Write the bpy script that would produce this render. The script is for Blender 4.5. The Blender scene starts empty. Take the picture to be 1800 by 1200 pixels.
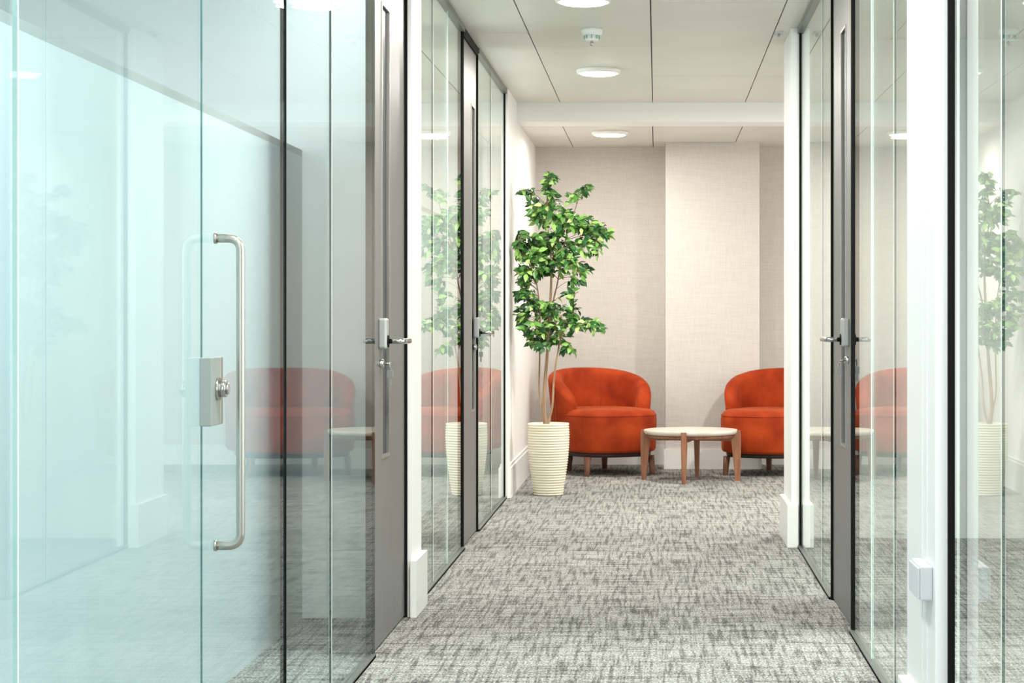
import bpy, bmesh, math, random
from mathutils import Vector, Matrix
random.seed(7)
C = bpy.context.scene.collection
PI = math.pi

# ------------------------------------------------------------------ camera
F = 3600.0; VX, VY, HC = 1155.0, 555.0, 1.15
cam = bpy.data.cameras.new('camera'); camo = bpy.data.objects.new('camera', cam); C.objects.link(camo)
camo.location = (0, 0, HC); camo.rotation_euler = (PI/2, 0, 0)
cam.sensor_width = 36.0; cam.lens = F/1800*36
cam.shift_x = -(VX-900)/1800; cam.shift_y = (VY-600)/1800
cam.clip_start = 0.02; cam.clip_end = 60
bpy.context.scene.camera = camo

# ------------------------------------------------------------------ world, lights, exposure
sc = bpy.context.scene
w = bpy.data.worlds.new('world'); sc.world = w; w.use_nodes = True
w.node_tree.nodes['Background'].inputs[0].default_value = (0.80, 0.90, 1.0, 1)
w.node_tree.nodes['Background'].inputs[1].default_value = 0.5
sc.view_settings.view_transform = 'Standard'; sc.view_settings.look = 'None'
sc.view_settings.gamma = 1.0; sc.view_settings.use_curve_mapping = False
sc.view_settings.exposure = -0.02
sc.cycles.transparent_max_bounces = 40
sc.cycles.max_bounces = 14; sc.cycles.diffuse_bounces = 6; sc.cycles.glossy_bounces = 6
sc.cycles.sample_clamp_indirect = 6.0
sc.cycles.use_denoising = True

def area(name, loc, rot, sx, sy, power, col, shape='RECTANGLE'):
    l = bpy.data.lights.new(name, 'AREA'); l.shape = shape; l.size = sx
    if shape == 'RECTANGLE': l.size_y = sy
    l.energy = power; l.color = col
    o = bpy.data.objects.new(name, l); C.objects.link(o); o.location = loc; o.rotation_euler = rot
    return o
COOL = (0.80, 0.92, 1.0); WARM = (1.0, 0.95, 0.88)
area('daylight_front', (-0.6, -1.38, 1.35), (PI/2, 0, 0), 4.6, 2.1, 54, COOL)        # big window behind the camera
area('daylight_lounge', (3.10, 13.9, 1.35), (0, PI/2, 0), 2.0, 2.6, 26, (1.0, 0.96, 0.92))    # lounge window, right
area('side_fill_right_room', (3.08, 5.2, 1.4), (0, PI/2, 0), 1.9, 5.5, 80, (0.95, 1.0, 0.98))  # added fill to brighten the right room, no window there
area('side_fill_left_room', (-3.08, 3.4, 1.9), (0, -PI/2, 0), 1.0, 6.0, 60, COOL)       # added cool fill for the left room, no window there
area('side_fill_left_room_far', (-3.08, 10.6, 1.8), (0, -PI/2, 0), 1.1, 4.0, 40, (0.95, 1.0, 0.98))  # added fill for the farther left room, no window behind it

# ------------------------------------------------------------------ materials
MATS = {}
def mat(name, col, rough=0.5, metal=0.0, **kw):
    if name in MATS: return MATS[name]
    m = bpy.data.materials.new(name); m.use_nodes = True
    b = m.node_tree.nodes['Principled BSDF']
    b.inputs['Base Color'].default_value = (*col, 1); b.inputs['Roughness'].default_value = rough
    b.inputs['Metallic'].default_value = metal
    if 'spec' in kw: b.inputs['Specular IOR Level'].default_value = kw['spec']
    if 'sheen' in kw:
        b.inputs['Sheen Weight'].default_value = kw['sheen']; b.inputs['Sheen Roughness'].default_value = 0.35
        b.inputs['Sheen Tint'].default_value = (1, .45, .2, 1)
    if 'emit' in kw:
        b.inputs['Emission Color'].default_value = (*kw.get('ecol', (1, 1, 1)), 1); b.inputs['Emission Strength'].default_value = kw['emit']
    MATS[name] = m; return m
def N(m, t, **kw):
    n = m.node_tree.nodes.new(t)
    for k, v in kw.items(): setattr(n, k, v)
    return n
def L(m, a, b): m.node_tree.links.new(a, b)
def coords(m, scale=(1, 1, 1), rot=(0, 0, 0)):
    tc = N(m, 'ShaderNodeTexCoord'); mp = N(m, 'ShaderNodeMapping')
    mp.inputs['Scale'].default_value = scale; mp.inputs['Rotation'].default_value = rot
    L(m, tc.outputs['Object'], mp.inputs[0]); return mp.outputs[0]
def ramp(m, src, stops):
    r = N(m, 'ShaderNodeValToRGB'); e = r.color_ramp.elements
    while len(e) < len(stops): e.new(0.5)
    for i, (p, c) in enumerate(stops): e[i].position = p; e[i].color = (*c, 1)
    L(m, src, r.inputs[0]); return r.outputs[0]
def noise(m, vec, scale, detail=3, rough=.5):
    n = N(m, 'ShaderNodeTexNoise'); n.inputs['Scale'].default_value = scale
    n.inputs['Detail'].default_value = detail; n.inputs['Roughness'].default_value = rough
    L(m, vec, n.inputs['Vector']); return n.outputs['Fac']
def bump(m, h, strength, dist=.01):
    b = N(m, 'ShaderNodeBump'); b.inputs['Strength'].default_value = strength; b.inputs['Distance'].default_value = dist
    L(m, h, b.inputs['Height']); L(m, b.outputs[0], m.node_tree.nodes['Principled BSDF'].inputs['Normal'])
def base(m, c): L(m, c, m.node_tree.nodes['Principled BSDF'].inputs['Base Color'])
def math_(m, op, a, b=None):
    n = N(m, 'ShaderNodeMath', operation=op)
    for i, v in enumerate((a, b)):
        if v is None: continue
        if isinstance(v, (int, float)): n.inputs[i].default_value = v
        else: L(m, v, n.inputs[i])
    return n.outputs[0]

M_white = mat('white_paint', (.87, .87, .855), .55, spec=.3)
M_whitecool = mat('white_gloss_paint', (.78, .79, .81), .35)
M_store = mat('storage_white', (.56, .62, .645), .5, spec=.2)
M_wallroom = mat('room_white', (.84, .86, .85), .6, spec=.2)
M_skirt = mat('skirting_white', (.80, .80, .78), .35)
M_black = mat('black_frame', (.004, .0045, .0045), .6, spec=.12)
M_alu = mat('grey_channel', (.20, .21, .20), .4, .7)
M_chrome = mat('satin_steel', (.50, .475, .43), .34, 1.0)
M_polish = mat('polished_chrome', (.52, .51, .50), .2, 1.0)
M_lockbox = mat('lock_grey', (.40, .41, .40), .42, .4)
M_casefront = mat('lock_case_steel', (.30, .33, .32), .5, .3)
M_slot = mat('vision_glass', (.035, .042, .052), .35, spec=.25)
M_edge = mat('glass_edge', (.008, .05, .048), .15)
M_edgel = mat('glass_edge_light', (.10, .38, .36), .15)
M_seal = mat('clear_seal', (.90, .92, .88), .3)
M_soil = mat('soil', (.05, .035, .022), .9)
M_dark = mat('dark_underframe', (.03, .016, .012), .5)
M_shadowgap = mat('ceiling_void', (.16, .15, .13), .8)
M_rail = mat('grey_rail', (.34, .36, .36), .5)
M_plastic = mat('white_plastic', (.58, .59, .63), .4)
M_doorblue = mat('blue_grey_door', (.33, .42, .46), .5)
M_brass = mat('key_brass', (.45, .40, .26), .5, .6)
M_key = mat('key_steel', (.30, .30, .29), .4, .8)
M_seam = mat('joint_seam', (.03, .12, .13), .3)
M_green = mat('green_lens', (.25, .45, .40), .25)

# ceiling metal tiles
M_ceil = mat('ceiling_tile', (.64, .62, .56), .38, spec=.45)
v = coords(M_ceil, (1, 1, 1)); f_ = noise(M_ceil, v, 1.3, 2)
base(M_ceil, ramp(M_ceil, f_, [(.3, (.655, .645, .585)), (.7, (.71, .70, .645))]))
M_ceil.node_tree.nodes['Principled BSDF'].inputs['Specular IOR Level'].default_value = .5

# brushed steel door
M_door = mat('brushed_door', (.27, .26, .245), .45, .5)
v = coords(M_door, (60, 60, .8)); f_ = noise(M_door, v, 5, 4)
base(M_door, ramp(M_door, f_, [(.3, (.17, .168, .162)), (.7, (.245, .24, .232))]))
bump(M_door, f_, .06, .001)

# linen wallpaper
def wallpaper(name, a, b):
    m = mat(name, a, .75, spec=.15)
    h = noise(m, coords(m, (3, 3, 90)), 2.2, 5, .65); v2 = noise(m, coords(m, (110, 110, 4)), 2.2, 5, .65)
    s = math_(m, 'ADD', math_(m, 'MULTIPLY', h, .5), math_(m, 'MULTIPLY', v2, .5))
    base(m, ramp(m, s, [(.30, a), (.70, b)])); bump(m, s, .35, .003); return m
M_paper = wallpaper('linen_wallpaper', (.52, .485, .45), (.70, .665, .625))
M_paper2 = wallpaper('linen_wallpaper_light', (.52, .49, .46), (.68, .655, .62))

# carpet: woven grey loop pile, warp and weft streaks, tile by tile shade shifts
M_carpet = mat('carpet', (.3, .3, .28), .95, spec=.05)
m = M_carpet
warp = noise(m, coords(m, (64, 3.2, 1)), 1.0, 2, .55)
weft = noise(m, coords(m, (4.5, 24, 1)), 1.0, 2, .55)
fine = noise(m, coords(m, (150, 60, 1)), 1.0, 2, .6)
big = noise(m, coords(m, (.35, 1.1, 1)), 1.0, 1, .5)
br = N(m, 'ShaderNodeTexBrick'); br.offset = .5; br.squash = 1
L(m, coords(m, (1, 1, 1)), br.inputs['Vector'])
br.inputs['Scale'].default_value = 1; br.inputs['Brick Width'].default_value = .25; br.inputs['Row Height'].default_value = 1.0
br.inputs['Mortar Size'].default_value = .0; br.inputs['Color1'].default_value = (.40, .40, .40, 1); br.inputs['Color2'].default_value = (.60, .60, .60, 1)
tile_w = N(m, 'ShaderNodeRGBToBW'); L(m, br.outputs['Color'], tile_w.inputs[0])
def thin(x, lo, hi):
    n = N(m, 'ShaderNodeMapRange'); L(m, x, n.inputs[0]); n.inputs[1].default_value = lo; n.inputs[2].default_value = hi
    return n.outputs[0]
a_ = math_(m, 'MULTIPLY', thin(warp, .34, .54), .26); b_ = math_(m, 'MULTIPLY', thin(weft, .34, .54), .20)
c_ = math_(m, 'MULTIPLY', thin(fine, .30, .70), .54)
s = math_(m, 'ADD', math_(m, 'ADD', a_, b_), math_(m, 'ADD', c_, math_(m, 'MULTIPLY', tile_w.outputs[0], .10)))
s = math_(m, 'ADD', s, math_(m, 'MULTIPLY', big, .22))
s = math_(m, 'SUBTRACT', s, .36)
base(m, ramp(m, s, [(.05, (.06, .06, .057)), (.30, (.17, .168, .158)), (.50, (.30, .298, .283)), (.80, (.56, .555, .535))]))
bump(m, s, .25, .003)

# velvet
M_velvet = mat('rust_velvet', (.52, .065, .010), .75, sheen=.22, spec=.15)
m = M_velvet
n1 = noise(m, coords(m, (1, 1, 1)), 5, 3)
base(m, ramp(m, n1, [(.30, (.24, .022, .004)), (.68, (.43, .055, .010))]))
n2 = noise(m, coords(m, (9, 9, 1.2)), 1.6, 3); bump(m, n2, .30, .03)
M_piping = mat('velvet_piping', (.42, .07, .015), .6, sheen=.3)

def wood(name, a, b):
    m = mat(name, a, .45)
    f_ = noise(m, coords(m, (14, 14, 1.2)), 3, 4); base(m, ramp(m, f_, [(.3, a), (.7, b)])); return m
M_walnut = wood('walnut', (.20, .075, .035), (.36, .16, .085))
M_leg = wood('chair_leg_wood', (.13, .05, .028), (.26, .11, .06))
M_bark = wood('bark', (.22, .12, .065), (.46, .30, .18))
M_stone = mat('pale_table_top', (.66, .59, .50), .35)
m = M_stone; base(m, ramp(m, noise(m, coords(m, (1, 1, 1)), 9, 4), [(.35, (.60, .54, .46)), (.7, (.74, .69, .61))]))
M_pot = mat('cream_ceramic', (.78, .74, .60), .6)
m = M_pot; base(m, ramp(m, noise(m, coords(m, (2, 2, 40)), 2, 3), [(.3, (.64, .59, .45)), (.7, (.77, .73, .61))]))
def leafm(name, a, b):
    m = mat(name, a, .38, spec=.5)
    oi = N(m, 'ShaderNodeObjectInfo'); nn = noise(m, coords(m, (1, 1, 1)), 14, 2)
    s = math_(m, 'ADD', math_(m, 'MULTIPLY', oi.outputs['Random'], .5), math_(m, 'MULTIPLY', nn, .5))
    base(m, ramp(m, s, [(.25, a), (.75, b)])); return m
M_leaf = leafm('leaf_green', (.045, .16, .028), (.16, .36, .065))
M_leafl = leafm('leaf_young', (.24, .45, .09), (.46, .64, .22))
M_leafd = leafm('leaf_dark', (.015, .075, .018), (.05, .20, .04))
M_rim = mat('lamp_rim', (.85, .84, .80), .4)
M_glow = mat('lamp_diffuser', (.9, .9, .88), .4, emit=9.0, ecol=(1, .96, .88))

# architectural glass: slab reflecting by angle, passing the rest with a faint tint
def glassmat(name, tint, f0=.04, rmax=.96, gcol=(.97, 1, .985)):
    m = bpy.data.materials.new(name); m.use_nodes = True; nt = m.node_tree; nt.nodes.clear()
    out = N(m, 'ShaderNodeOutputMaterial'); g = N(m, 'ShaderNodeBsdfGlossy'); t = N(m, 'ShaderNodeBsdfTransparent')
    g.inputs['Roughness'].default_value = 0.0; g.inputs['Color'].default_value = (*gcol, 1); t.inputs['Color'].default_value = (*tint, 1)
    geo = N(m, 'ShaderNodeNewGeometry'); d = N(m, 'ShaderNodeVectorMath', operation='DOT_PRODUCT')
    L(m, geo.outputs['Incoming'], d.inputs[0]); L(m, geo.outputs['Normal'], d.inputs[1])
    c = math_(m, 'ABSOLUTE', d.outputs['Value']); k = math_(m, 'POWER', math_(m, 'SUBTRACT', 1.0, c), 5.0)
    fr = math_(m, 'ADD', math_(m, 'MULTIPLY', k, rmax-f0), f0)
    mx = N(m, 'ShaderNodeMixShader'); L(m, fr, mx.inputs[0]); L(m, t.outputs[0], mx.inputs[1]); L(m, g.outputs[0], mx.inputs[2])
    L(m, mx.outputs[0], out.inputs[0]); return m
M_glass = glassmat('partition_glass', (.965, .99, .975), rmax=.88)
M_glassm = glassmat('partition_glass_cool', (.90, .975, .98), rmax=.50)
M_glassc = glassmat('door_glass', (.86, .955, .985), rmax=.60)
M_gback = glassmat('glass_room_face', (.985, .995, .99), f0=.015, rmax=.30)
M_clear = glassmat('glass_edge_clear', (.80, .93, .93), rmax=.3)

# ------------------------------------------------------------------ mesh helpers
def box(bm, x0, x1, y0, y1, z0, z1, mi=0):
    vs = [bm.verts.new(p) for p in ((x0,y0,z0),(x1,y0,z0),(x1,y1,z0),(x0,y1,z0),(x0,y0,z1),(x1,y0,z1),(x1,y1,z1),(x0,y1,z1))]
    for q in ((0,3,2,1),(4,5,6,7),(0,1,5,4),(1,2,6,5),(2,3,7,6),(3,0,4,7)):
        f = bm.faces.new([vs[i] for i in q]); f.material_index = mi
    return vs
def NB(): return bmesh.new()
def B(*a, bev=0, seg=2):
    bm = NB(); box(bm, *a)
    if bev: bmesh.ops.bevel(bm, geom=bm.edges[:], offset=bev, segments=seg, affect='EDGES', profile=.5)
    return bm
def ring_loft(bm, rings, cap=True, close=True, mi=0):
    vr = [[bm.verts.new(p) for p in r] for r in rings]; n = len(vr[0])
    for a, b in zip(vr, vr[1:]):
        for i in range(n if close else n-1):
            j = (i+1) % n; f = bm.faces.new((a[i], a[j], b[j], b[i])); f.material_index = mi; f.smooth = True
    if cap:
        bm.faces.new(vr[0][::-1]).material_index = mi; bm.faces.new(vr[-1]).material_index = mi
    return vr
def lathe(bm, prof, n=40, c=(0, 0), mi=0, cap=True):
    return ring_loft(bm, [[(c[0]+r*math.cos(2*PI*i/n), c[1]+r*math.sin(2*PI*i/n), z) for i in range(n)] for r, z in prof], cap, mi=mi)
def tube(bm, pts, rad, n=10, cap=True):
    pts = [Vector(p) for p in pts]; rings = []; rr = rad if isinstance(rad, (list, tuple)) else [rad]*len(pts)
    up = Vector((.3, .2, 1)).normalized(); prev = None
    for i, p in enumerate(pts):
        t = (pts[min(i+1, len(pts)-1)]-pts[max(i-1, 0)]).normalized()
        if prev is None:
            a = t.cross(up if abs(t.dot(up)) < .9 else Vector((1, 0, 0))).normalized()
        else: a = (prev-t*prev.dot(t)).normalized()
        prev = a; b = t.cross(a)
        rings.append([p+(a*math.cos(2*PI*k/n)+b*math.sin(2*PI*k/n))*rr[i] for k in range(n)])
    return ring_loft(bm, rings, cap)
def fillet(pts, r, n=6):
    out = [Vector(pts[0])]
    for a, b, c in zip(pts, pts[1:], pts[2:]):
        a, b, c = Vector(a), Vector(b), Vector(c); u = (a-b).normalized(); v_ = (c-b).normalized()
        p, q = b+u*r, b+v_*r
        for i in range(n+1):
            t = i/n; out.append(p*(1-t)**2+b*2*t*(1-t)+q*t*t)
    out.append(Vector(pts[-1])); return out
def obj(name, bm, ms, parent=None, kind=None, label=None):
    bmesh.ops.recalc_face_normals(bm, faces=bm.faces[:])
    me = bpy.data.meshes.new(name); bm.to_mesh(me); bm.free()
    for mm in (ms if isinstance(ms, (list, tuple)) else [ms]): me.materials.append(mm)
    o = bpy.data.objects.new(name, me); C.objects.link(o)
    if parent: o.parent = parent
    if kind: o['kind'] = kind
    if label: o['label'] = label
    return o
def smooth(o):
    for p in o.data.polygons: p.use_smooth = True
    return o
def tag(o, label, cat, kind=None, group=None):
    o['label'] = label; o['category'] = cat
    if kind: o['kind'] = kind
    if group: o['group'] = group
    return o
def empty(name, loc, rz=0, **kw):
    o = bpy.data.objects.new(name, None); C.objects.link(o); o.location = loc; o.rotation_euler = (0, 0, rz)
    o.empty_display_size = .1
    if kw: tag(o, **kw)
    return o
def copy_tree(o, parent=None):
    c = o.copy(); C.objects.link(c); c.parent = parent
    for ch in o.children: copy_tree(ch, c)
    return c

XL, XR = -.94, .69          # corridor faces of the left and right partition frames
GL, GR = -.965, .715        # glass centre planes
ZC = 2.58; ZL = 2.455; YB = 13.73
S = 'structure'

# ------------------------------------------------------------------ floor
bm = NB(); box(bm, -3.3, 3.4, -1.6, 16.0, -.12, 0)
tag(obj('floor', bm, M_carpet), 'grey woven loop-pile carpet running along the corridor and lounge', 'floor', S)

# ------------------------------------------------------------------ ceiling
bm = B(-3.3, 3.4, -1.6, YB, ZC+.02, ZC+.14)
ceil = tag(obj('ceiling', bm, M_shadowgap), 'pale metal tiled ceiling over the corridor', 'ceiling', S)
def panel_mesh(wx, wy):
    bm = NB(); box(bm, -wx/2+.003, wx/2-.003, -wy/2+.003, wy/2-.003, 0, .02)
    me = bpy.data.meshes.new('ceiling_panel'); bmesh.ops.recalc_face_normals(bm, faces=bm.faces[:]); bm.to_mesh(me); bm.free()
    me.materials.append(M_ceil); return me
PW = .62; PL = 2.85; me_p = panel_mesh(PW, PL); cache = {}
def put_panel(parent, cx, y0, y1, z):
    k = round(y1-y0, 3)
    if k not in cache: cache[k] = panel_mesh(PW, y1-y0)
    o = bpy.data.objects.new('ceiling_panel', cache[k]); C.objects.link(o); o.parent = parent; o.location = (cx, (y0+y1)/2, z)
for i in range(-5, 5):
    cx = -.03+PW*(i+.5)
    j = 10.36 if i == -2 else (10.88 if i < 0 else 12.2)
    ys = [YB]; y = j
    while y > -1.5: ys.append(y); y -= PL
    ys.append(-1.55)
    for a, b in zip(ys[1:], ys):
        if b-a > .05: put_panel(ceil, cx, a, b, ZC)
ceil2 = tag(obj('ceiling', B(-1.0, 3.2, 14.05, 15.98, ZL+.02, ZL+.14), M_shadowgap), 'lower tiled ceiling over the lounge behind the bulkhead', 'ceiling', S)
for i in range(-2, 5):
    cx = -.03+PW*(i+.5)
    if cx-PW/2 < -.95: 
        o = obj('ceiling_panel', B(-.955, cx+PW/2-.003, 14.06, 15.86, ZL, ZL+.02), M_ceil, ceil2); continue
    put_panel(ceil2, cx, 14.06, 15.38, ZL)
    if -.03 <= cx <= .55: obj('ceiling_panel', B(-.027, .063, 15.383, 15.86, ZL, ZL+.02), M_ceil, ceil2)
    else: put_panel(ceil2, cx, 15.38, 15.86, ZL)
tag(obj('trim_1', B(-.95, 3.2, YB, 14.055, 2.450, ZC+.14), M_white), 'white dropped bulkhead beam crossing the ceiling before the lounge', 'beam', S)

# ------------------------------------------------------------------ walls
tag(obj('wall_back', B(-1.1, 3.35, 15.86, 16.0, 0, 2.6), M_paper), 'beige linen papered wall at the lounge end', 'wall', S)
tag(obj('wall_back_pier', B(.064, .77, 15.40, 15.859, 0, 2.457), M_paper2), 'pale papered pier standing proud between the armchairs', 'pier', S)
tag(obj('wall_left', B(-1.1, XL, 12.915, 15.86, 0, ZC), M_white), 'white wall beside the potted tree', 'wall', S)
tag(obj('wall_right', B(3.2, 3.35, 10.6, 15.86, 0, 2.6), M_white), 'white lounge wall on the far right with the window', 'wall', S)
tag(obj('wall_front', B(-3.3, 3.4, -1.6, -1.46, 0, ZC+.02), M_wallroom), 'white wall behind the viewer with a wide window', 'wall', S)
tag(obj('wall_left_room', B(-3.30, -3.15, -1.5, 13.7, 0, ZC+.02), M_wallroom), 'white outer wall of the rooms behind the left glass', 'wall', S)
tag(obj('wall_right_room', B(3.15, 3.30, -1.5, 10.6, 0, ZC+.02), M_wallroom), 'white outer wall of the open room behind the right glass', 'wall', S)
tag(obj('wall_left_divider', B(-3.15, -1.10, 7.80, 8.10, 0, ZC), M_wallroom), 'white cross wall between the two left rooms', 'wall', S)
tag(obj('wall_left_end', B(-3.15, -1.10, 12.95, 13.08, 0, ZC), M_wallroom), 'white end wall of the farther left room', 'wall', S)
tag(obj('wall_right_end', B(.76, 3.2, 10.60, 10.75, 0, ZC), mat('room_offwhite', (.70, .71, .68), .6, spec=.2)), 'white cross wall between right room and lounge', 'wall', S)
# piers in the partition lines
p = tag(obj('trim_2', B(XL-.06, XL, 7.83, 8.165, 0, ZC), M_white), 'white pier between the first steel door and next glass, left side', 'pier', S)
bb = NB(); box(bb, XL-.001, XL+.022, 7.81, 8.19, 0, .215)
tag(obj('baseboard_pier', bb, M_skirt), 'white skirting block at the foot of the left pier', 'skirting', S)
tag(obj('trim_3', B(.666, .76, 10.17, 10.75, 0, ZC, bev=.003), M_white), 'white pier at the end of the right glass, by the lounge', 'pier', S)
bb = B(.645, .70, 10.15, 10.77, 0, .215, bev=.003)
tag(obj('baseboard_right_far', bb, M_skirt), 'white skirting round the far right pier', 'skirting', S)
tag(obj('trim_4', B(.660, .70, 4.86, 5.41, 0, ZC, bev=.004), M_whitecool), 'wide white pier in the near right partition', 'pier', S)
obj_p = bpy.data.objects['trim_4']
obj('edge_bead', B(.6585, .661, 5.00, 5.03, .0, ZC-.01), M_whitecool, obj_p); obj('edge_bead', B(.6585, .661, 5.09, 5.11, .0, ZC-.01), M_whitecool, obj_p)
bb = B(.638, .70, 4.84, 5.43, 0, .20, bev=.003)
tag(obj('baseboard_right', bb, M_skirt), 'white skirting at the foot of the near right pier', 'skirting', S)
bb = NB(); box(bb, XL, XL+.018, 12.93, 15.86, 0, .19); box(bb, XL, XL+.010, 12.93, 15.86, .19, .21)
tag(obj('baseboard_left', bb, M_skirt), 'white skirting along the wall behind the potted tree', 'skirting', S)
bb = NB(); box(bb, -.92, .064, 15.84, 15.86, 0, .15); box(bb, .77, 3.2, 15.84, 15.86, 0, .15)
tag(obj('baseboard_back', bb, M_skirt), 'low white skirting below the papered back wall', 'skirting', S)
tag(obj('baseboard_back_pier', B(.05, .785, 15.385, 15.40, 0, .15), M_skirt), 'white skirting on the front of the papered pier', 'skirting', S)

# ------------------------------------------------------------------ glass partitions
def pane(name, parent, xc, y0, y1, z0, z1, gm=M_glass, th=.007, dx0=0, dx1=0, em=M_edge, side_of=-1):
    """glass slab in the partition plane; big faces glass, edges polished green"""
    bm = NB()
    ps = []
    for (y, dx) in ((y0, dx0), (y1, dx1)):
        for sx in (-th/2, th/2):
            ps.append([bm.verts.new((xc+dx+sx, y, z)) for z in (z0, z1)])
    a, b, c, d = ps   # a,b near ; c,d far
    lf_, rt_ = (0, 2) if xc > 0 or side_of > 0 else (2, 0)
    for q, mi in (((a[0], a[1], c[1], c[0]), lf_), ((b[0], d[0], d[1], b[1]), rt_), ((a[0], b[0], b[1], a[1]), 1), ((c[0], c[1], d[1], d[0]), 1),
                  ((a[1], b[1], d[1], c[1]), 1), ((a[0], c[0], d[0], b[0]), 1)):
        f = bm.faces.new(q); f.material_index = mi
    return obj(name, bm, [gm, em, M_gback], parent)
def partition(n, side, ys, label, jambs=(True, True), gm=M_glass, tilt=0.0, y0t=None, jo=.016):
    xf, xg = (XL, GL) if side < 0 else (XR, GR)
    xo = xg-.014 if side < 0 else xg+.014
    r = empty('window_%d' % n, (0, (ys[0]+ys[-1])/2, 0), kind=S, label=label, cat='glass wall'); oy = (ys[0]+ys[-1])/2
    xn = xf+.007*side; lo, hi = min(xn, xo), max(xn, xo)
    bmc = NB(); box(bmc, lo, min(xg-.004, hi) if side > 0 else xg-.004, ys[0]-oy, ys[-1]-oy, 0, .013)
    box(bmc, xg+.004, hi, ys[0]-oy, ys[-1]-oy, 0, .013); box(bmc, lo, hi, ys[0]-oy, ys[-1]-oy, 0, .008)
    obj('bottom_channel', bmc, M_alu, r)
    bmc = NB(); box(bmc, lo, hi, ys[0]-oy, ys[-1]-oy, ZC-.030, ZC+.001)
    obj('head_channel', bmc, M_alu, r)
    for i, (a, b) in enumerate(zip(ys, ys[1:])):
        g0 = .0 if i == 0 else .002; g1 = 0 if i == len(ys)-2 else .002
        t0 = tilt*(a-(y0t or oy)); t1 = tilt*(b-(y0t or oy))
        pane('glass_pane', r, xg, a+g0-oy, b-g1-oy, .012, ZC-.012, gm, dx0=t0, dx1=t1, em=M_edge if (i == 0 and n > 1) else M_clear)
    for i, a in enumerate(ys[1:-1]):
        t = tilt*(a-(y0t or oy))
        obj('joint_seal', B(xg+t-.0045, xg+t+.0045, a-.0016-oy, a+.0016-oy, .013, ZC-.03), M_seal, r)
    for k, a in enumerate((ys[0], ys[-1])):
        if jambs[k]:
            s0 = 0 if k == 0 else -.014
            obj('jamb', B(min(xf+jo*side, xf+(jo+.016)*side), max(xf+jo*side, xf+(jo+.016)*side), a+s0-oy, a+s0+.014-oy, 0, ZC-.03), M_black, r)
    return r
TH = .0105
partition(1, -1, [1.4, 3.08, 4.335], 'near left glass wall of pale blue-green panes before the glass door', (False, False), M_glassc)
partition(2, -1, [5.295, 6.04, 6.905], 'left glass wall between the glass door and the first steel door', (False, True), M_glassm, TH, 5.9)
partition(3, -1, [8.17, 8.79, 9.40, 10.10], 'left glass wall beyond the white pier, mirroring the potted tree', (False, True))
partition(4, -1, [10.93, 11.87, 12.915], 'farthest left glass wall, beside the potted tree', (False, True))
partition(5, 1, [1.4, 4.23, 4.86], 'near right glass wall mirroring the potted tree', (False, True), jo=-.001)
partition(6, 1, [5.41, 6.15, 6.80, 7.43], 'right glass wall between the wide white pier and steel door', (False, True))
partition(7, 1, [8.31, 8.84, 10.17], 'right glass wall beyond the steel door', (False, True))

# near glass door
r = empty('door_1', (GL, 4.81, 0), kind=S, label='frameless glass door with a long steel pull handle', cat='door')
pane('door_leaf', r, 0, 4.340-4.81, 5.288-4.81, .008, ZC-.032, M_glassc, em=M_clear)
obj('edge_seal', B(-.0015, .0015, 4.336-4.81, 4.339-4.81, .008, ZC-.032), M_seam, r)
obj('head_channel', B(-.022, .025, 4.335-4.81, 5.295-4.81, ZC-.030, ZC+.001), M_alu, r)
obj('hinge_seal', B(-.007, .007, 5.289-4.81, 5.294-4.81, .008, ZC-.032), M_black, r)
hy = 4.44-4.81
for sx in (1,):
    path = fillet([(.006, hy, 1.318), (.062, hy, 1.318), (.062, hy, .652), (.006, hy, .652)], .028, 7)
    bm = NB(); tube(bm, path, .0095, 14); h = obj('pull_handle', bm, M_chrome, r)
    for z in (1.318, .652):
        bm = NB(); tube(bm, [(.005, hy, z), (.011, hy, z)], .012, 14); obj('fixing_collar', bm, M_chrome, h)
lb = obj('lock_case', B(.005, .030, 4.295-4.81, 4.385-4.81, .918, 1.062, bev=.0015), M_casefront, r, label='satin steel lock case')
obj('keep_plate', B(.005, .030, 4.389-4.81, 4.412-4.81, .918, 1.062, bev=.0015), M_chrome, lb)
bm = NB(); tube(bm, [(.029, 4.355-4.81, .995), (.036, 4.355-4.81, .995)], .024, 24)
tube(bm, [(.036, 4.355-4.81, .995), (.050, 4.355-4.81, .995)], .018, 24); tube(bm, [(.050, 4.355-4.81, .995), (.055, 4.355-4.81, .995)], .012, 20)
obj('lock_cylinder', bm, M_polish, lb)

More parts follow.
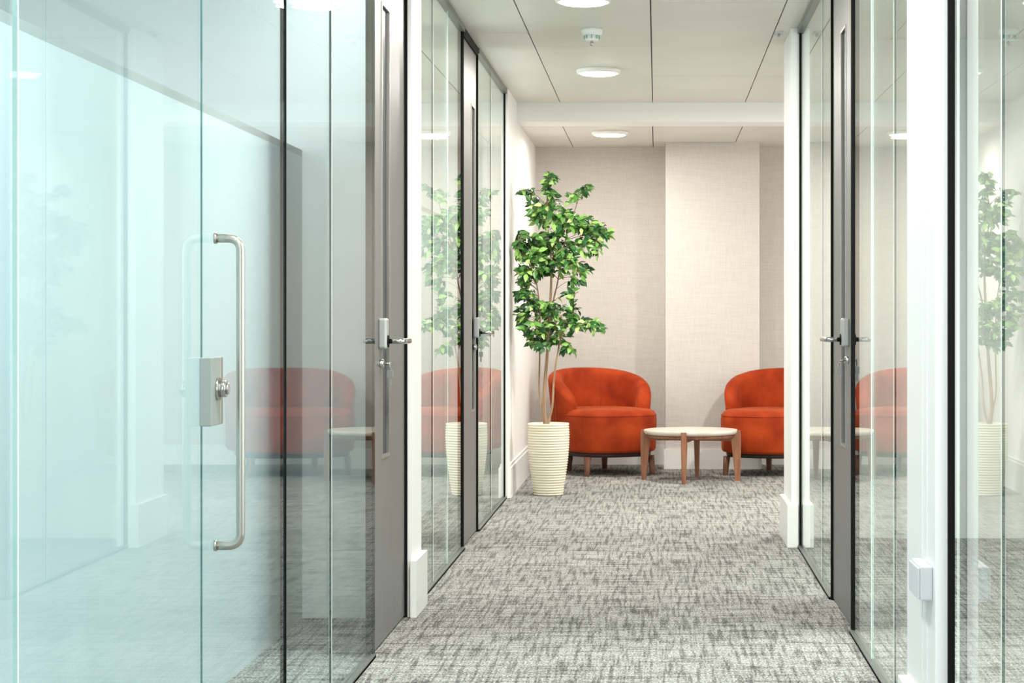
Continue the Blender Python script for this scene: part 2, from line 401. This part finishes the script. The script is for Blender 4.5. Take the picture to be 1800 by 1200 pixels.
# steel doors with a tall vision slot
def steel_door(n, side, y0, y1, near_latch, label, keys=True, slot_far=False):
    d = -side; x = (XL if side < 0 else XR)-.014*d      # d: towards the corridor
    yc = (y0+y1)/2; r = empty('door_%d' % n, (x, yc, 0), kind=S, label=label, cat='door')
    def bx(a, b, *rest, **k):  # a,b: distance into the corridor
        return B(min(a*d, b*d), max(a*d, b*d), *rest, **k)
    H = ZC-.045; h0, h1 = y0-yc, y1-yc
    ly = (h0+.35 if side < 0 else h0+.40) if near_latch else h1-.22
    leaf = NB(); sw = .095
    for (ya, yb, za, zb) in ((h0+.016, ly-sw, .008, H), (ly+sw, h1-.016, .008, H), (ly-sw, ly+sw, .008, .66), (ly-sw, ly+sw, 2.24, H)):
        a, b = sorted((-.010*d, -.030*d)); box(leaf, a, b, ya, yb, za, zb)
    bmesh.ops.remove_doubles(leaf, verts=leaf.verts[:], dist=1e-5)
    lf = obj('door_leaf', leaf, M_door, r)
    obj('vision_panel', bx(-.018, -.026, ly-sw, ly+sw, .66, 2.24), M_slot, lf)
    bd = NB()
    for (ya, yb, za, zb) in ((ly-sw-.010, ly-sw, .65, 2.25), (ly+sw, ly+sw+.010, .65, 2.25), (ly-sw, ly+sw, .65, .66), (ly-sw, ly+sw, 2.24, 2.25)):
        a, b = sorted((-.010*d, -.006*d)); box(bd, a, b, ya, yb, za, zb)
    obj('slot_bead', bd, M_chrome, lf)
    for ya, yb in ((h0, h0+.016), (h1-.016, h1)):
        obj('jamb', bx(0, -.030, ya, yb, 0, ZC-.03), M_black, r)
    obj('frame_head', bx(0, -.030, h0, h1, ZC-.045, ZC), M_black, r)
    # lever set
    hz = 1.062; cy = h0+.21 if near_latch else h1-.135
    body = obj('lock_body', bx(-.012, .018, cy-.034, cy+.034, 1.035, 1.142, bev=.008, seg=3), M_lockbox, lf)
    s_ = 1
    bm = NB(); tube(bm, [(.017*d, cy, hz), (.022*d, cy, hz)], .021, 20); obj('rose', bm, M_black, body)
    end = cy+.125
    bm = NB(); tube(bm, fillet([(.020*d, cy, hz), (.072*d, cy, hz), (.077*d, end, hz)], .022, 6), [.0085]*2+[.0095]*6+[.010]*1, 14)
    obj('lever_handle', bm, M_polish, body)
    bm = NB(); tube(bm, [(-.020*d, cy, .985), (.004*d, cy, .985)], .014, 18); obj('key_cylinder', bm, M_polish, body)
    if keys:
        k = empty('key_bunch', (x+.004*d, yc+cy, .985), kind=None, label=keys, cat='keys')
        bm = NB()
        tube(bm, [(.0, 0, 0), (.022*d, 0, -.002)], .0035, 8); kk = obj('key', bm, M_key, k)
        bm = NB(); tube(bm, [(.022*d, .012*math.cos(a), -.010+.014*math.sin(a)) for a in [i*2*PI/18 for i in range(19)]], .0016, 6); obj('key_ring', bm, M_polish, k)
        for off in (-.010, .006):
            b2 = NB(); box(b2, .022*d-.010, .022*d+.010, off-.0016, off+.0016, -.050, -.024); box(b2, .022*d-.004, .022*d+.003, off-.001, off+.001, -.078, -.050)
            obj('key', b2, M_brass if off > 0 else M_key, k)
    return r
steel_door(2, -1, 6.91, 7.83, True, 'brushed steel door nearest on the left, before the white pier', 'bunch of keys hanging in the nearest left steel door')
steel_door(3, -1, 10.10, 10.93, False, 'narrow-looking brushed steel door farther along on the left', 'small keys hanging in the farther left steel door')
steel_door(4, 1, 7.43, 8.31, True, 'brushed steel door in the right partition', 'bunch of keys hanging in the right steel door')

# windows out of view that let the daylight in
def plain_window(n, c, wy, h, axis, label):
    r = empty('window_%d' % n, c, kind=S, label=label, cat='window')
    bm = NB(); t = .05
    for (a0, a1, z0, z1) in ((-wy/2-t, wy/2+t, -h/2-t, -h/2), (-wy/2-t, wy/2+t, h/2, h/2+t), (-wy/2-t, -wy/2, -h/2, h/2), (wy/2, wy/2+t, -h/2, h/2)):
        if axis == 'x': box(bm, -.03, .03, a0, a1, z0, z1)
        else: box(bm, a0, a1, -.03, .03, z0, z1)
    obj('frame', bm, M_whitecool, r)
plain_window(8, (3.17, 13.9, 1.35), 2.6, 2.0, 'x', 'wide lounge window on the far right wall')
plain_window(9, (-.6, -1.43, 1.35), 4.6, 2.1, 'y', 'wide window behind the viewer')

# ------------------------------------------------------------------ long white storage runs behind the left glass
def storage(y0, y1, label):
    r = empty('storage_unit', (-1.57, (y0+y1)/2, 0), label=label, cat='storage unit'); hl = (y1-y0)/2
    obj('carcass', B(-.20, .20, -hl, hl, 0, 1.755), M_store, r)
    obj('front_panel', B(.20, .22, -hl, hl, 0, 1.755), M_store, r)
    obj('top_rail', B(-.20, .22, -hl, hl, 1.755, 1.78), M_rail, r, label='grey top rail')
    return r
storage(.5, 7.79, 'long white storage run behind the near left glass with a grey top rail')
storage(8.12, 12.9, 'white storage run behind the farther left glass panes')

# ------------------------------------------------------------------ ceiling fixtures
def downlight(x, y, z, pw, label):
    r = empty('ceiling_light', (x, y, z), label=label, cat='ceiling light', group='round ceiling lights along the corridor')
    bm = NB(); lathe(bm, [(.128, 0), (.130, -.010), (.124, -.026), (.112, -.026), (.112, 0)], 40); obj('rim', bm, M_rim, r)
    bm = NB(); lathe(bm, [(.111, -.002), (.111, -.026), (.095, -.033), (.05, -.036), (.01, -.037)], 40); smooth(obj('diffuser', bm, M_glow, r))
    l = area('downlight_lamp', (x, y, z-.045), (0, 0, 0), .20, .20, pw, WARM, 'DISK')
lights = [(-.335, 14.5, ZL, 26, 'round glowing light on the lowered lounge ceiling above the left chair'),
          (-.34, 11.88, ZC, 46, 'round glowing corridor light between smoke detector and bulkhead'),
          (-.33, 9.18, ZC, 46, 'round glowing corridor light cut off by the top of the photo'),
          (-.33, 6.5, ZC, 46, 'round corridor light beyond the top of the picture'), (-.33, 3.8, ZC, 46, 'round corridor light nearest the viewer overhead'), (-.33, 1.1, ZC, 46, 'round corridor light directly above the viewer')]
for a in lights: downlight(*a)
downlight(1.62, 12.3, ZC, 85, 'round ceiling light hidden behind the wide near right pier')
area('overhead_fill_left_room', (-1.17, 6.5, ZC-.03), (0, 0, 0), .16, 2.3, 17, (.90, .98, 1))  # added strip of fill light, brightens storage front and divider; no fitting
area('overhead_fill_left_rear', (-2.4, 4.5, ZC-.03), (0, 0, 0), .9, 3.0, 22, (.95, 1, 1))  # added fill above the back of the left room, no fitting
area('overhead_fill_left_far', (-2.2, 10.4, ZC-.03), (0, 0, 0), .9, 2.4, 35, (.98, 1, .97))  # added overhead fill for the farther left room, no fitting
area('overhead_fill_right_room', (1.9, 6.0, ZC-.03), (0, 0, 0), 1.2, 6.0, 110, (.98, 1, .97))  # added overhead fill so the right room shows bright through the glass

r = empty('smoke_detector', (-.325, 10.2, ZC), label='small white smoke detector on the corridor ceiling', cat='smoke detector')
bm = NB(); lathe(bm, [(.052, 0), (.054, -.012), (.050, -.030), (.040, -.034)], 32); smooth(obj('base', bm, M_white, r))
bm = NB(); lathe(bm, [(.024, -.062), (.032, -.058), (.034, -.052), (.030, -.036), (.030, -.030)], 28); obj('sensor_head', bm, M_white, r)
for k in range(8):
    bm = NB()
    a = k*PI/4; bm_ = (math.cos(a)*.037, math.sin(a)*.037)
    box(bm, bm_[0]-.003, bm_[0]+.003, bm_[1]-.003, bm_[1]+.003, -.052, -.034)
    obj('grille_fin', bm, M_green, r)
bm = NB(); lathe(bm, [(.006, -.085), (.009, -.078), (.006, -.062)], 12); obj('indicator', bm, M_polish, r)

# small fixings near the right pier head
r = empty('ceiling_bracket', (.615, 10.35, ZC), label='tiny grey bracket on the ceiling by the far right pier', cat='bracket')
obj('plate', B(-.02, .02, -.06, .06, -.006, 0), M_plastic, r); obj('hook', B(-.006, .006, -.02, .02, -.018, -.006), M_rail, r)

# white plastic box on the near right pier
r = empty('cover_box', (.660, 4.99, .51), label='small white plastic box on the near right pier', cat='cover box')
obj('housing', B(-.030, .0, -.09, .09, -.042, .040, bev=.004), M_plastic, r)
obj('lid', B(-.036, -.030, -.085, .085, -.038, .036, bev=.002), M_plastic, r)

# ------------------------------------------------------------------ armchairs
def armchair(loc, rz, label):
    r = empty('armchair', loc, rz, label=label, cat='armchair', group='rust velvet tub chairs by the table')
    n = 72
    def foot(a, b, z, cy=.03, e=2.5):
        o = []
        for i in range(n):
            t = 2*PI*i/n; c, s_ = math.cos(t), math.sin(t)
            o.append((a*math.copysign(abs(c)**(2/e), c), cy+b*math.copysign(abs(s_)**(2/e), s_), z))
        return o
    # upholstered base and seat
    rings = []
    for ins, z in ((.035, .165), (.010, .172), (0, .19), (-.004, .30), (-.006, .40), (0, .435), (.014, .458), (.04, .470), (.09, .476), (.18, .479), (.30, .480)):
        rings.append(foot(.335-ins, .405-ins, z))
    bm = NB(); ring_loft(bm, rings); obj('seat', bm, M_velvet, r)
    bm = NB(); tube(bm, [Vector(p)*1 for p in foot(.3375, .4075, .432)[:]]+[Vector(foot(.3375, .4075, .432)[0])], .003, 6, cap=False)
    obj('piping', bm, M_velvet, r)
    # wrap-around back shell
    cy = .125; TM = math.radians(122); Ro, Ri = .365, .262; K = 60; rings = []
    def top(t): return .50+.262*(1-min(1, abs(t)/TM)**2.3)**.58
    for k in range(K+1):
        u = -1+2*k/K; u = math.sin(u*PI/2)*.35+u*.65; t = u*TM
        zt = top(t); endf = min(1.0, (TM-abs(t))/.16); wd = max(.12, math.sqrt(max(0, 1-(1-endf)**2)))
        rm = (Ro+Ri)/2; hw = (Ro-Ri)/2*wd; zb = .18
        rr = min(hw*.95, .045); prof = []
        lean = .030
        def P(rad, z): return (rad+lean*max(0, z-.45)/.3, z)
        prof += [P(rm-hw, zb), P(rm-hw, (zb+zt)/2), P(rm-hw, .62*zt+.38*zb)]
        for q in range(0, 7):
            a = PI-q*PI/6; prof.append(P(rm+hw*math.cos(a), zt-rr+rr*math.sin(a)))
        prof += [P(rm+hw, .62*zt+.38*zb), P(rm+hw, (zb+zt)/2), P(rm+hw-.004, zb+.02), P(rm+hw-.02, zb)]
        rings.append([(rad*math.sin(t), cy+rad*math.cos(t), z) for rad, z in prof])
    bm = NB(); ring_loft(bm, rings); obj('backrest', bm, M_velvet, r)
    for t in (math.radians(-96), math.radians(96)):
        pts = [((Ro+.004+(.030*max(0, z-.45)/.3))*math.sin(t), cy+(Ro+.004+(.030*max(0, z-.45)/.3))*math.cos(t), z) for z in [.2+(top(t)-.25)*i/8 for i in range(9)]]
        bm = NB(); tube(bm, pts, .003, 6); obj('piping', bm, M_piping, r)
    t0 = math.radians(24); pts = [((Ri-.001+.03*max(0, z-.45)/.3)*math.sin(t0), cy+(Ri-.001+.03*max(0, z-.45)/.3)*math.cos(t0), z) for z in [.48+.24*i/6 for i in range(7)]]
    bm = NB(); tube(bm, pts, .002, 6); obj('seam', bm, M_velvet, r)
    bm = NB(); ring_loft(bm, [foot(.30, .35, .135), foot(.305, .355, .150), foot(.305, .355, .166)]); obj('base_frame', bm, M_dark, r)
    for lx, lyy in ((-.25, -.22), (.25, -.22), (-.14, .37), (.14, .37)):
        bm = NB(); rg = []
        for (z, h, ox) in ((.0, .017, .12), (.005, .019, .12), (.138, .026, 0)):
            ex, ey = lx*ox*.3, lyy*ox*.3
            rg.append([(lx+ex+h*c, lyy+ey+h*s_, z) for c, s_ in [(math.cos(a), math.sin(a)) for a in [i*PI/6 for i in range(12)]]])
        ring_loft(bm, rg); obj('leg', bm, M_leg, r)
    return r
armchair((-.365, 15.0, 0), math.radians(25), 'rust velvet tub armchair on the left, partly behind the potted tree')
armchair((.82, 14.89, 0), math.radians(-23), 'rust velvet tub armchair on the right, cut by the white pier')

# ------------------------------------------------------------------ coffee table
tb = empty('coffee_table', (.235, 14.34, 0), math.radians(-9), label='round low coffee table with pale top and walnut legs', cat='coffee table')
bm = NB(); lathe(bm, [(.300, .322), (.318, .326), (.328, .338), (.328, .352), (.325, .356)], 64); obj('table_top', bm, M_stone, tb, label='pale round top')
bm = NB()
for k in range(4):
    a = k*PI/2; c, s_ = math.cos(a), math.sin(a); vs = box(bm, 0, .315, -.014, .014, .278, .322)
    bmesh.ops.rotate(bm, verts=vs, cent=(0, 0, 0), matrix=Matrix.Rotation(a, 3, 'Z'))
obj('cross_rail', bm, M_walnut, tb)
bm = NB(); lathe(bm, [(.285, .300), (.300, .300), (.300, .323), (.285, .323)], 48, cap=False); obj('apron', bm, M_walnut, tb)
for k in range(4):
    a = k*PI/2; bm = NB(); rg = []
    for z, r0, r1, hw in ((0, .315, .348, .013), (.10, .306, .352, .015), (.25, .292, .354, .018), (.31, .288, .354, .018), (.352, .300, .350, .018)):
        rg.append([(r0, -hw, z), (r1-.006, -hw, z), (r1, -hw+.006, z), (r1, hw-.006, z), (r1-.006, hw, z), (r0, hw, z)])
    ring_loft(bm, rg)
    bmesh.ops.rotate(bm, verts=bm.verts[:], cent=(0, 0, 0), matrix=Matrix.Rotation(a, 3, 'Z'))
    o = obj('leg', bm, M_walnut, tb)
    for pf in o.data.polygons: pf.use_smooth = False

# ------------------------------------------------------------------ potted tree
DP = 13.16; SP = F/DP; PX = (964-VX)/SP
plant = empty('potted_tree', (PX, DP, 0), label='slender artificial ficus tree in a tall ribbed cream pot', cat='potted plant')
bm = NB(); prof = [(.088, 0), (.094, .004)]
H = .462; nr = 27
for i in range(nr*4+1):
    u = i/(nr*4); z = .006+u*(H-.014); r_ = .0945+.040*math.sin(min(1, u/.86)*PI/2)**1.1-(.003*((u-.86)/.14) if u > .86 else 0)
    prof.append((r_+.0030*math.cos(2*PI*(u*nr)), z))
prof += [(.131, H), (.122, H), (.118, H-.03), (.114, H-.05)]
lathe(bm, prof, 56); pot = obj('pot', bm, M_pot, plant)
bm = NB(); lathe(bm, [(.113, H-.055), (.113, H-.042), (.05, H-.036), (.01, H-.034)], 28); obj('soil', bm, M_soil, plant)
def W(px, py, dy=0.0): return Vector(((px-VX)/SP-PX, dy, HC-(py-VY)/SP))
R = random.Random(5)
stems = [  # (points, r0, r1)
    ([(960,750,0),(956,715,.0),(958,670,.01),(962,620,.01),(965,560,.0),(969,500,-.01),(968,440,.0),(960,380,.0),(967,304,.01)], .0135, .0040),
    ([(962,750,-.03),(971,715,-.03),(974,670,-.04),(980,625,-.05),(988,590,-.07),(1000,572,-.08),(1018,565,-.1)], .0078, .003),
    ([(957,750,.02),(952,715,.02),(947,690,.03),(948,640,.02),(949,590,.0),(949,545,-.02),(944,500,-.03),(934,470,-.05),(918,440,-.05)], .0068, .003),
    ([(964,575,.0),(972,530,.02),(979,500,.03),(986,460,.03),(996,410,.04),(1008,375,.04),(1018,345,.04)], .006, .0025),
]
bm = NB(); nodes = []
for pts, a, b in stems:
    P3 = [W(x, y, d) for x, y, d in pts]; sm = []
    for i in range(len(P3)-1):
        p0, p1, p2, p3 = P3[max(i-1, 0)], P3[i], P3[i+1], P3[min(i+2, len(P3)-1)]
        for q in range(4):
            t = q/4; sm.append(.5*((2*p1)+(-p0+p2)*t+(2*p0-5*p1+4*p2-p3)*t*t+(-p0+3*p1-3*p2+p3)*t**3))
    sm.append(P3[-1])
    if pts[0][1] > 740: sm[0].z = H-.05
    k = len(sm); tube(bm, sm, [a+(b-a)*i/(k-1) for i in range(k)], 8)
    o_ = obj('trunk', bm, M_bark, plant); bm = NB(); nodes += [p for p in sm if p.z > .95]
bm.free()
# foliage clumps: (px, py, rx, ry, twigs)
clumps = [(968,312,5,12,2),(935,358,10,12,2),(985,375,14,12,3),(1044,398,12,12,3),(1065,408,8,8,2),(902,470,8,16,2),(900,440,6,14,2),(1040,425,12,12,3),(1045,448,10,10,2),(1048,575,10,8,3),(903,500,10,10,3),(990,455,18,16,5),(925,520,14,10,4),(940,600,14,10,3),(967,328,7,20,4),(926,346,13,16,3),(948,372,18,12,5),(966,362,14,24,6),(940,392,14,10,3),(1012,350,12,12,3),(1032,338,14,12,3),
          (1000,392,22,18,8),(1026,392,16,12,5),(975,402,16,12,4),(1035,408,18,12,5),(1060,400,14,14,3),(1072,415,4,8,1),
          (912,408,14,12,4),(940,420,16,14,6),(905,440,14,16,5),(930,450,22,16,9),(955,440,18,16,7),(915,475,14,12,5),(945,478,16,12,6),
          (985,430,22,16,8),(1018,430,20,14,7),(970,470,20,14,8),(1000,470,20,14,7),(1032,474,14,8,3),(1012,488,14,8,3),(930,490,12,8,3),
          (905,515,12,10,3),(918,545,18,14,6),(945,545,18,16,7),(900,560,12,10,3),(975,545,20,14,7),(930,575,18,12,6),(960,575,20,16,8),
          (955,603,16,10,4),(1005,520,12,12,3),(1000,560,20,12,6),(1030,575,18,8,5),(1045,566,8,10,2),(985,590,18,12,5),(1000,612,14,9,4),(1000,545,14,8,3)]
twb = NB(); leaves = []
for cx, cy, rx, ry, nt in clumps:
    for k in range(int(nt*1.35+.5)):
        a = R.uniform(0, 2*PI); q = math.sqrt(R.random())
        tip = W(cx+rx*q*math.cos(a), cy+ry*q*math.sin(a), R.uniform(-.2, .17))
        if tip.x+PX < -.90: tip.x = -.90-PX+R.uniform(0, .03)
        src = min(nodes, key=lambda p: (p-tip).length+.5*max(0, p.z-tip.z+.04)+R.random()*.03)
        mid = src.lerp(tip, .55)+Vector((0, 0, .02+.03*R.random())); pts = [src*(1-t)**2+mid*2*t*(1-t)+tip*t*t for t in (0, .25, .5, .75, 1)]
        tube(twb, pts, [.0022, .0018, .0015, .0012, .0008], 4, cap=False)
        if R.random() < .25: nodes.append(pts[3])
        ln = (tip-src).length; nl = 7
        for j in range(nl):
            back = min(.95, (.10/max(ln, .05)))*(j/nl); t = 1-back
            p = src*(1-t)**2+mid*2*t*(1-t)+tip*t*t; dirv = (tip-mid).normalized()
            side = dirv.cross(Vector((R.uniform(-.4, .4), R.uniform(-1, 1), 1))).normalized()*(1 if j % 2 else -1)
            dv = (dirv*.7+side*(.0 if j == 0 else .9)+Vector((R.uniform(-.3, .3), R.uniform(-.4, .3), R.uniform(-.55, .65)))).normalized()
            leaves.append((p, dv, R.uniform(.042, .070), R.uniform(-.9, .9), R.random()))
tw = obj('twigs', twb, M_bark, plant); tw['kind'] = 'stuff'; tw.name = 'twig'
def leaf_pts():
    prof = [(0, 0), (.18, .17), (.42, .25), (.66, .19), (.86, .08), (1, 0)]
    v = []; f = []
    for u, w_ in prof:
        droop = -.16*u*u
        if w_ == 0: v.append((0, u, droop))
        else: v += [(-w_, u, droop+.10*w_/.25), (0, u, droop), (w_, u, droop+.10*w_/.25)]
    f += [(0, 1, 2), (0, 2, 3)]
    for i in range(3):
        a = 1+3*i; b = a+3; f += [(a, b, b+1, a+1), (a+1, b+1, b+2, a+2)]
    f += [(10, 13, 11), (11, 13, 12)]
    return v, f
LV, LF = leaf_pts(); lme = []
for mm in (M_leaf, M_leafl, M_leafd):
    me = bpy.data.meshes.new('leaf'); me.from_pydata(LV, [], LF); me.materials.append(mm)
    for p_ in me.polygons: p_.use_smooth = True
    lme.append(me)
leaves.sort(key=lambda l: l[0].y)
def lmat(p, dv, ln, roll):
    up = Vector((0, -.9, .8)); x_ = dv.cross(up)
    if x_.length < .1: x_ = Vector((1, 0, 0))
    x_.normalize(); z_ = x_.cross(dv).normalized(); Mx = Matrix((x_, dv, z_)).transposed().to_4x4()
    return Matrix.Translation(p) @ Mx @ Matrix.Rotation(roll, 4, 'Y') @ Matrix.Scale(ln, 4)
rest_v, rest_f, rest_m = [], [], []
for i, (p, dv, ln, roll, rnd) in enumerate(leaves):
    if p.x+PX+dv.x*ln < -.925: dv.x = abs(dv.x); dv.normalize()
    mi = 0 if rnd < .42 else (1 if rnd < .67 else 2); Mx = lmat(p, dv, ln, roll)
    if i < 298:
        o = bpy.data.objects.new('leaf', lme[mi]); C.objects.link(o); o.parent = plant; o.matrix_local = Mx
    else:
        o_ = len(rest_v); rest_v += [tuple(Mx @ Vector(q)) for q in LV]; rest_f += [tuple(o_+k for k in f) for f in LF]; rest_m += [mi]*len(LF)
me = bpy.data.meshes.new('foliage'); me.from_pydata(rest_v, [], rest_f)
for mm in (M_leaf, M_leafl, M_leafd): me.materials.append(mm)
me.polygons.foreach_set('material_index', rest_m); me.polygons.foreach_set('use_smooth', [True]*len(rest_f))
o = bpy.data.objects.new('foliage', me); C.objects.link(o); o.parent = plant; o['kind'] = 'stuff'
print('leaves', len(leaves))
